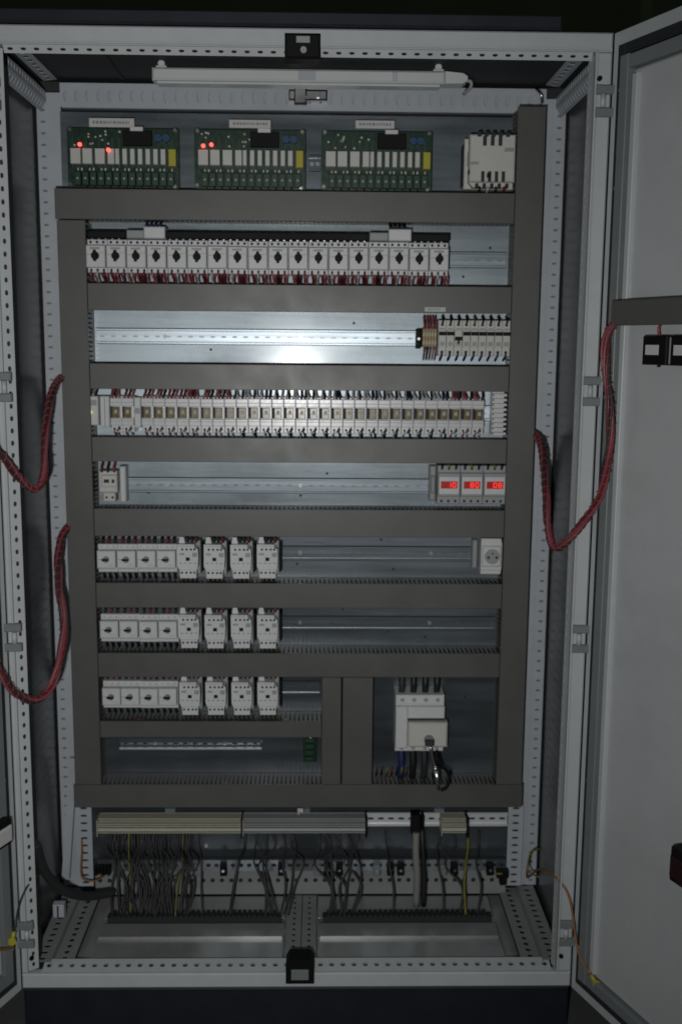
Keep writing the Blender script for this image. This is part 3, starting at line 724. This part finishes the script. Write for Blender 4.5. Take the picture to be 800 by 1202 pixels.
for k, (x, z0, z1) in enumerate(((-.414, 1.883, 1.893), (-.112, 1.884, 1.894), (.162, 1.886, 1.896))):
    pass
# spare rail stub between boards
rail(.015, .041, 1.80, 'tiny rail stub standing between the middle and rightmost circuit boards')
# power contactor top right
t = thing('power_contactor', 'large cream contactor on the plate right of the green circuit boards', 'contactor', (.4165, PY, 1.800))
b = MB(); b.cbox(-.058, .052, -.055, -.002, -.058, .050, .002); b.m(0).cbox(-.050, .050, -.085, -.0555, -.046, .054, .003)
for k in range(3): b.m(1).cbox(-.022+k*.017, -.014+k*.017, -.0875, -.0851, .030, .050, .0005)
for k in range(4): b.m(1).cbox(-.024+k*.015, -.017+k*.015, -.0875, -.0851, -.046, -.024, .0005)
b.m(2).box(-.012, .016, -.0862, -.0849, .004, .010)
for k in range(5): b.m(1).cbox(-.034+k*.0155, -.0265+k*.0155, -.090, -.075, .0485, .058, .0005).cbox(-.036+k*.0165, -.030+k*.0165, -.088, -.070, -.0585, -.050, .0005)
b.m(1).box(-.0595, -.0585, -.05, -.01, -.05, .04).box(-.050, -.0495, -.086, -.06, -.03, -.02)  # thin dark sheet on the left flank stands in for its shadow
b.m(3).box(-.048, -.030, -.0862, -.0849, -.010, -.004).box(.026, .046, -.0862, -.0849, .018, .026)
b.m(0).prism([(-.050, -.047), (-.040, -.057), (.036, -.057), (.046, -.047)], -.078, -.0555)
b.m(3).box(-.052, -.0505, -.07, -.06, -.01, .02)
b.build('body', [CREAM, DARK, PAPER, LGREY], t)
b = MB(); b.cbox(-.012, -.004, -.089, -.0877, -.038, -.028, .0006); b.build('indicator', BLACK, t)
for k in range(4): wire(t, -.026+k*.018, -.055, -.072, 'kwkd'[k], .003, -.075, -.05)

# ------------------------------------------------------------------ cabinet lamp
t = thing('tube_lamp', 'unlit white strip lamp hanging under the cabinet roof', 'lamp', (0, .20, 1.950))
b = MB(); b.cbox(-.309, .300, -.022, .022, -.011, .014, .004); b.cbox(-.300, .290, -.016, .018, -.0165, -.0115, .001); b.build('housing', TUBEW, t)
b = MB(); b.prism([(.3005, -.011), (.338, -.010), (.347, -.004), (.347, .004), (.338, .010), (.3005, .0135)], -.021, .021); b.build('end_cap', TUBEW, t)
b = MB(); b.cbox(-.006, .030, -.0235, -.0222, -.008, .010, .0004); b.build('clip', FRAME2, t)
b = MB(); b.cbox(.19, .200, -.0235, -.0222, -.008, .010, .0004); b.build('clip', FRAME2, t)
for x in (-.291, .287):
    b = MB(); b.cbox(x-.006, x+.006, -.004, .004, .0145, .040, .002); b.cyl((x, -.010, .024), (x, .008, .024), .007, 10); b.cbox(x-.011, x+.011, -.012, -.005, .0155, .020, .001); b.build('hook', TUBEW, t)
b = MB(); b.tube(smooth_path([(.345, 0, .000), (.356, -.002, -.002), (.357, .004, -.012), (.346, .03, -.020)], 6), .0035, 8); b.build('cable', LGREY, t)
t = thing('hanging_screw_hook', 'small bright screw hook at the top right rear corner of the cabinet', 'hook', (.330, .33, 1.955)); 
b = MB(); b.tube(smooth_path([(.19, .0, .01), (.20, -.01, -.005), (.205, 0, -.02)], 5), .003, 8); b.build('hook', CHROME, t)

# ------------------------------------------------------------------ bottom terminal strip
rail(-.489, .510, .245, 'long zinc rail carrying the beige terminal strips at the cabinet bottom', mt=GLAREZ, stand=.018)
def strip(x0, x1, label, mt):
    t = thing('terminal_strip', label, 'terminal strip', (x0, PY-.034, .245), 'beige terminal strips at the cabinet bottom'); L = x1-x0
    b = MB(); n = int(L/.0052); p = L/n
    for i in range(n):
        a = i*p+.0003; c = (i+1)*p-.0003; j = random.uniform(0, .0006)
        b.m(0).box(a, c, -.030, 0, -.0195, .0185).box(a, c, -.042-j, -.030, -.0125, .0105)
        b.m(1).box(a+.001, c-.001, -.0308, -.0299, .0125, .0160).box(a+.001, c-.001, -.0308, -.0299, -.0175, -.0145)
        b.m(2).box(a+.0003, c-.0003, -.0425-j, -.0419-j, -.0065, -.003)
        b.m(1).box(a, c, -.0428-j, -.0417-j, .0005, .0022).box(a, c, -.0428-j, -.0417-j, .0062, .0075).box(a, c, -.0428-j, -.0417-j, -.0105, -.0090)
    tag(b.build('terminals', [mt, DARK, PAPER], t), kind='stuff')
    b = MB(); b.cbox(-.0025, -.0004, -.046, 0, -.021, .020, .0005); b.build('end_plate', BEIGE, t)
    b = MB(); b.cbox(L+.0004, L+.004, -.05, 0, -.024, .024, .001); b.build('end_plate', BLACK, t)
strip(-.486, -.143, 'longest beige terminal strip, at the left end under the bottommost duct', BEIGE)
strip(-.136, .157, 'beige terminal strip in the middle, between two black dividers', LGREY)
strip(.344, .402, 'short ochre terminal strip near the right end of the bottom rail', BEIGE)
t = thing('end_bracket', 'black bracket on the bottom rail above the thick grey cable', 'bracket', (.281, PY-.034, .245)); b = MB(); b.cbox(-.012, .010, -.03, 0, -.024, .026, .002); b.cbox(.014, .02, -.03, 0, -.02, .022, .002); b.build('clamp', BLACK, t)
t = thing('ferrule_marker', 'tiny white marker tag above the terminal strip, left of centre', 'label', (0, .292, .279)); b = MB(); b.cbox(-.007, .007, -.004, 0, -.004, .006, .001); b.cbox(-.006, -.002, -.005, -.0041, -.009, -.0045, .0005); b.build('tag', PAPER, t)

# ------------------------------------------------------------------ field cables
def cable(px0, px1, label, group, mt=GREYC, r=.0029, zt=.222, name='control_cable', wig=.010, yb=.225, cat='cable', zb=.046):
    p0 = at(px0, 975, .285); p1x = at(px1, 1070, .225).x
    pts = [(p0.x, .300, zt), (p0.x+random.uniform(-wig, wig)*.5, .285, zt-.035), (p0.x*.6+p1x*.4+random.uniform(-wig, wig), .290, .145+random.uniform(-.012, .012)),
           (p0.x*.2+p1x*.8+random.uniform(-wig, wig)*.7, .262, .095), (p1x, yb+random.uniform(-.008, .008), zb)]
    b = MB(); b.tube(smooth_path(pts, 5), r, 6)
    return tag(b.build(name, mt), label, cat, group)
for k in range(34):
    px = 126+k*3.05+random.uniform(-1, 1)
    cable(px, 132+k*2.7+random.uniform(-4, 4), 'dark grey cable of the dense bundle dropping from the leftmost terminal strip', 'dense dark cables under the leftmost terminal strip', random.choice([GREYC, GREYC, BLKW, GREYC]), random.uniform(.0022, .0034), wig=.020)
# fine conductors fanning out just under the terminals
for px, p1 in ((303, 318), (312, 321), (322, 326), (330, 329), (340, 333), (346, 338), (318, 312)):
    cable(px, p1, 'dark cable of the loose group under the middle terminal strip, left part', 'loose cables under the middle terminal strip, left part', GREYC, .0026, wig=.030)
for px, p1 in ((374, 386), (382, 390), (390, 394), (398, 402), (406, 404), (415, 412), (422, 415), (400, 399)):
    cable(px, p1, 'dark cable of the crossing group under the middle terminal strip, right part', 'crossing cables under the middle terminal strip, right part', GREYC, .0027, wig=.034)
cable(287, 270, 'single black cable curving left from the divider between the terminal strips', None, BLKW, .0038, wig=.002)
cable(452, 462, 'lone dark cable under the bare rail, left of the thick grey cable', None, GREYC, .0026)
for px, p1 in ((519, 521), (531, 540), (563, 560)):
    cable(px, p1, 'dark cable dropping under the short ochre terminal strip', 'cables under the short ochre terminal strip', GREYC, .0028, wig=.024)
cable(549, 546, 'yellow and green striped earth cable under the short ochre terminal strip', None, YGW, .0032, name='earth_cable', wig=.004)
cable(232, 238, 'single thin cable in the empty gap right of the dense cable bundle', None, GREYC, .002)
# yellow-green cores amid the left bundle
for px, p1 in ((214, 206), (150, 152)):
    cable(px, p1, 'yellow and green core showing among the dense dark cables', 'yellow green cores in the left cable bundle', YGW, .002, name='earth_cable')
# thick flat cable
t = thing('supply_cable', 'thick light grey cable standing upright at the cabinet bottom, right of centre', 'cable', (.283, .262, .045))
b = MB(); b.tube(smooth_path([(0, 0, 0), (.001, 0, .08), (-.003, .004, .14), (-.002, .012, .185)], 5), .0085, 12); b.build('sheath', LCAB, t)
b = MB(); b.tube(smooth_path([(.018, 0, 0), (.018, .002, .08), (.014, .004, .15), (.012, .018, .19)], 5), .006, 8); b.build('core', BLKW, t)
# clamps along the clamp rail
for k, px in enumerate((232, 262, 330, 372, 384, 398, 442, 458, 470, 520, 533, 575)):
    p = at(px, 1018, .30); t = thing('cable_clamp', 'small cable clamp on the low clamp rail, %s of twelve from the left' % ORD[k], 'clamp', (p.x, .316, .122), 'cable clamps on the low clamp rail')
    b = MB(); b.cbox(-.008, .008, -.022, 0, -.016, .012, .002); b.build('body', BLACK if k % 3 else MIDG, t); b = MB(); b.cyl((0, -.022, 0), (0, -.026, 0), .0035, 8); b.build('screw', CHROME if k in (1,) else RAILM, t)
t = thing('bright_screw', 'bright bolt head on the mounting plate above the clamp rail', 'bolt', (-.235, PY, .165)); b = MB(); b.cyl((0, 0, 0), (0, -.006, 0), .006, 6); b.build('head', CHROME, t)

# hose and leaning strip at lower left
b = MB(); pts = smooth_path([at(42, 990, .03), at(52, 1022, .08), at(72, 1044, .13), at(100, 1052, .20), at(132, 1048, .26)], 12)
rr = []
b.tube(pts, .0095, 10)
t = tag(b.build('flexible_hose', GREYC), 'thick dark corrugated hose curving in at the lower left corner', 'hose')
b = MB()
for i in range(1, len(pts)-1, 1):
    d = (pts[i+1]-pts[i-1]).normalized(); b.cyl(pts[i]-d*.0018, pts[i]+d*.0018, .0112, 12)
tag(b.build('ridges', RUBBER, t), kind='stuff')
a0 = at(86, 890, .325); a1 = at(77, 1032, .325)
b = MB(); hw = .0095
vs = [(a0.x-hw, .322, a0.z), (a0.x+hw, .322, a0.z), (a1.x+hw, .322, a1.z), (a1.x-hw, .322, a1.z)]
b.add(vs+[(x, .332, z) for x, _, z in vs], [(0, 1, 2, 3), (4, 7, 6, 5), (0, 4, 5, 1), (1, 5, 6, 2), (2, 6, 7, 3), (3, 7, 4, 0)])
tag(b.build('leaning_strip', FRAME2), 'pale grey strip leaning outward behind the hose at lower left', 'strip')
t = thing('corner_bracket_block', 'small pale bracket block on the floor rail by the hose', 'bracket', tuple(at(70, 1066, .16)))
b = MB(); b.cbox(-.014, .012, -.01, .01, -.02, .012, .002); b.m(1).cbox(-.004, .0, -.0106, -.01, -.018, .01, .0002); b.build('block', [FRAME2, DARK], t)

# ------------------------------------------------------------------ red bundles
def bundle(name, pts, label, n=6, r=.0034, Rb=.0062, tw=15):
    t = thing(name, label, 'cable bundle', tuple(pts[0])); o = Vector(pts[0]); P = smooth_path([Vector(p)-o for p in pts], 10)
    L = [0]
    for i in range(1, len(P)): L.append(L[-1]+(P[i]-P[i-1]).length)
    fr = []; up = None
    for i in range(len(P)):
        tt = (P[min(i+1, len(P)-1)]-P[max(i-1, 0)]).normalized()
        if up is None: up = tt.orthogonal().normalized()
        up = (up-tt*up.dot(tt)).normalized(); fr.append((up.copy(), tt.cross(up)))
    mats_ = [REDW, REDD, REDW, PINKD, REDD, GREYC, REDD]
    for k in range(n):
        ph = 2*math.pi*k/n; jit = random.uniform(.8, 1.15)
        pp = [P[i]+(fr[i][0]*math.cos(ph+L[i]*tw)+fr[i][1]*math.sin(ph+L[i]*tw))*Rb*jit*(1+.28*math.sin(L[i]*(31+5*k)+k*2)) for i in range(len(P))]
        b = MB(); b.tube(pp, r, 7); b.build('wire', mats_[k % 7], t)
    # spiral wrap
    tot = L[-1]; N = int(tot/.0022); sp = []
    for j in range(N+1):
        s_ = tot*j/N; i = 0
        while i < len(L)-2 and L[i+1] < s_: i += 1
        f_ = (s_-L[i])/max(1e-6, L[i+1]-L[i]); c = P[i].lerp(P[i+1], f_); a = s_*2*math.pi/.019
        sp.append(c+(fr[i][0]*math.cos(a)+fr[i][1]*math.sin(a))*(Rb+r+.0008))
    b = MB(); b.tube(sp, .0008, 5); b.build('spiral_wrap', PINKD, t)
    return t
bundle('cable_bundle', [(.500, .30, 1.215), at(630, 513, .262), at(636, 530, .20), at(640, 575, .12), at(644, 625, .06), at(654, 643, .02), at(680, 618, -.05), at(704, 580, -.09), at(714, 530, -.12), at(716, 480, -.13), at(711, 440, -.12), at(711, 398, -.11), at(722, 378, -.10), at(733, 370, -.07)],
       'red wire bundle looping from the right duct up to the duct on the right door', r=.0031, Rb=.0054)
bundle('cable_bundle', [(-.500, .30, 1.335), at(71, 445, .262), at(60, 463, .18), at(53, 510, .10), at(52, 555, .06), at(46, 572, .03), at(36, 573, .01), at(20, 558, -.03), at(2, 535, -.06), at(-30, 505, -.10)],
       'upper red wire bundle on the left, running from the duct to the left door', r=.0029, Rb=.0046)
bundle('cable_bundle', [(-.500, .30, 1.000), at(77, 622, .262), at(69, 648, .20), at(69, 690, .14), at(75, 730, .11), at(71, 770, .07), at(60, 806, .04), at(42, 822, .01), at(20, 815, -.03), at(2, 792, -.06), at(-30, 740, -.10)],
       'lower red wire bundle on the left, longer and hanging in a deep loop', r=.0032, Rb=.0050)
# thin red wires from the boards area hanging at left lower bundle: slack companion
# ------------------------------------------------------------------ earth wires
def ew(pts, label, mt=YGW, r=.0024, lug=True):
    t = thing('earth_wire', label, 'wire', tuple(pts[0])); o = Vector(pts[0])
    P = smooth_path([Vector(p)-o for p in pts], 7); b = MB(); b.tube(P, r, 7); b.build('wire', mt, t)
    if lug:
        d = (P[-1]-P[-2]).normalized(); b = MB(); b.cyl(P[-1]-d*.004, P[-1]+d*.012, .0045, 8); b.cyl(P[-1]+d*.016-Vector((0, .003, 0)), P[-1]+d*.016+Vector((0, .003, 0)), .0085, 10); b.build('lug', YEL, t)
ew([at(622, 1000, .32), at(618, 1030, .28), at(634, 1020, .12), at(652, 1030, .02), at(668, 1055, -.02), MR @ Vector((.060, -.030, .125)), MR @ Vector((.095, -.018, .085))], 'orange and yellow earth wire stretching from the right frame to the right door', ORW)
ew([at(634, 996, .25), at(622, 1002, .22), at(620, 1022, .22), at(632, 1030, .16)], 'short yellow green earth loop on the lower right post', YGW, .002, False)
ew([at(128, 1024, .30), at(112, 1034, .26), at(96, 1030, .26), at(96, 1000, .30), at(96, 985, .32)], 'orange earth wire rising along the lower left bracket', ORW, .002, False)
ew([at(46, 1026, .05), at(34, 1038, .01), at(24, 1058, -.02), at(19, 1080, -.05), at(16, 1096, -.06)], 'green earth wire arcing from the lower left frame to the left door', GREENC, .0024)
ew([at(16, 1112, -.07), at(8, 1114, -.10), at(-6, 1116, -.14)], 'yellow lug and orange wire on the left door near the bottom', ORW, .003)
t = thing('earth_terminal', 'dark cluster of earth clamps beside the lower left bracket', 'terminal', tuple(at(120, 1022, .29))); b = MB()
for k in range(5): b.cbox(-.018+k*.008, -.012+k*.008, -.01, .01, -.010+.003*(k % 2), .012, .001)
b.build('clamps', BLACK, t)
t = thing('earth_terminal', 'black earth clamp in the lower right rear corner', 'terminal', tuple(at(589, 1026, .29))); b = MB()
b.cbox(-.014, .014, -.01, .01, -.008, .010, .002); b.cbox(-.006, .010, -.01, .01, -.026, -.0085, .002); b.m(1).box(-.02, -.002, -.012, -.0102, .004, .008); b.build('clamps', [BLACK, YGW], t)

# ------------------------------------------------------------------ things on the right door (u, n out of the door, z)
def dt(name, label, cat, u, z, n=.009):
    p = MR @ Vector((u, -n, z)); return thing(name, label, cat, tuple(p), None, rzr)
t = dt('door_duct', 'horizontal grey cable duct screwed on the inside of the right door', 'cable duct', .088, 1.462, .009)
b = MB(); b.cbox(0, .50, -.036, -.030, -.0235, .0235, .002); b.build('lid', DUCT, t)
b = MB(); b.box(0, .50, -.030, 0, -.0215, -.0200).box(0, .50, -.030, 0, .0200, .0215).box(0, .50, -.0025, 0, -.0199, .0199); b.build('base', DUCT, t)
for k, u in enumerate((.178, .254)):
    t = dt('panel_meter', ['black panel instrument with white label on the right door, nearest the hinges', 'black panel instrument on the right door, cut by the photo edge'][k], 'panel instrument', u, 1.393)
    b = MB(); b.cbox(0, .066, -.030, 0, -.026, .026, .002); b.build('body', BLACK, t)
    b = MB(); b.cbox(.010, .046, -.0312, -.0302, -.008, .010, .0003); b.build('label', PAPER, t)
    b = MB(); b.prism([(.0665, -.024)]+[(.0665+.009*math.cos(a), .024*math.sin(a)) for a in [R(-75+15*i) for i in range(11)]]+[(.0665, .024)], -.024, -.016); b.build('bezel', LGREY, t)
    b = MB(); b.cyl((.030, -.015, -.0265), (.030, -.015, -.030), .003, 8); b.build('screw', BLACK, t)
for u in (.208, .284):
    p = [MR @ Vector((u, -.026, 1.440)), MR @ Vector((u+.002, -.030, 1.430)), MR @ Vector((u, -.026, 1.4195))]
    b = MB(); b.tube(smooth_path(p, 4), .0026, 7)
    tag(b.build('instrument_wire', REDW), 'short red wire from the door duct to the %s' % ('instrument nearest the hinges' if u < .25 else 'instrument cut by the photo edge'), 'wire')
t = dt('dark_door_unit', 'dark maroon device low on the right door at the photo edge', 'device', .350, .470)
b = MB(); b.cbox(0, .11, -.050, 0, -.032, .034, .006); b.m(1).cbox(.006, .10, -.053, -.0502, -.02, .02, .002); b.build('body', [BLACK, MAROON], t)
b = MB(); b.cyl((.05, -.0532, 0), (.05, -.066, 0), .014, 14); b.build('button', MAROON, t)
# left door handle
p = ML @ Vector((.075, .024, .405))
t = thing('door_latch', 'white tongue latch with black surround low on the left door', 'latch', tuple(p), None, rzl)
b = MB(); b.cbox(-.012, .075, .022, 0, -.026, .028, .004); b.build('surround', BLACK, t)
b = MB(); b.cbox(-.004, .065, .028, .0225, -.016, .018, .003); b.build('tongue', PAPER, t)
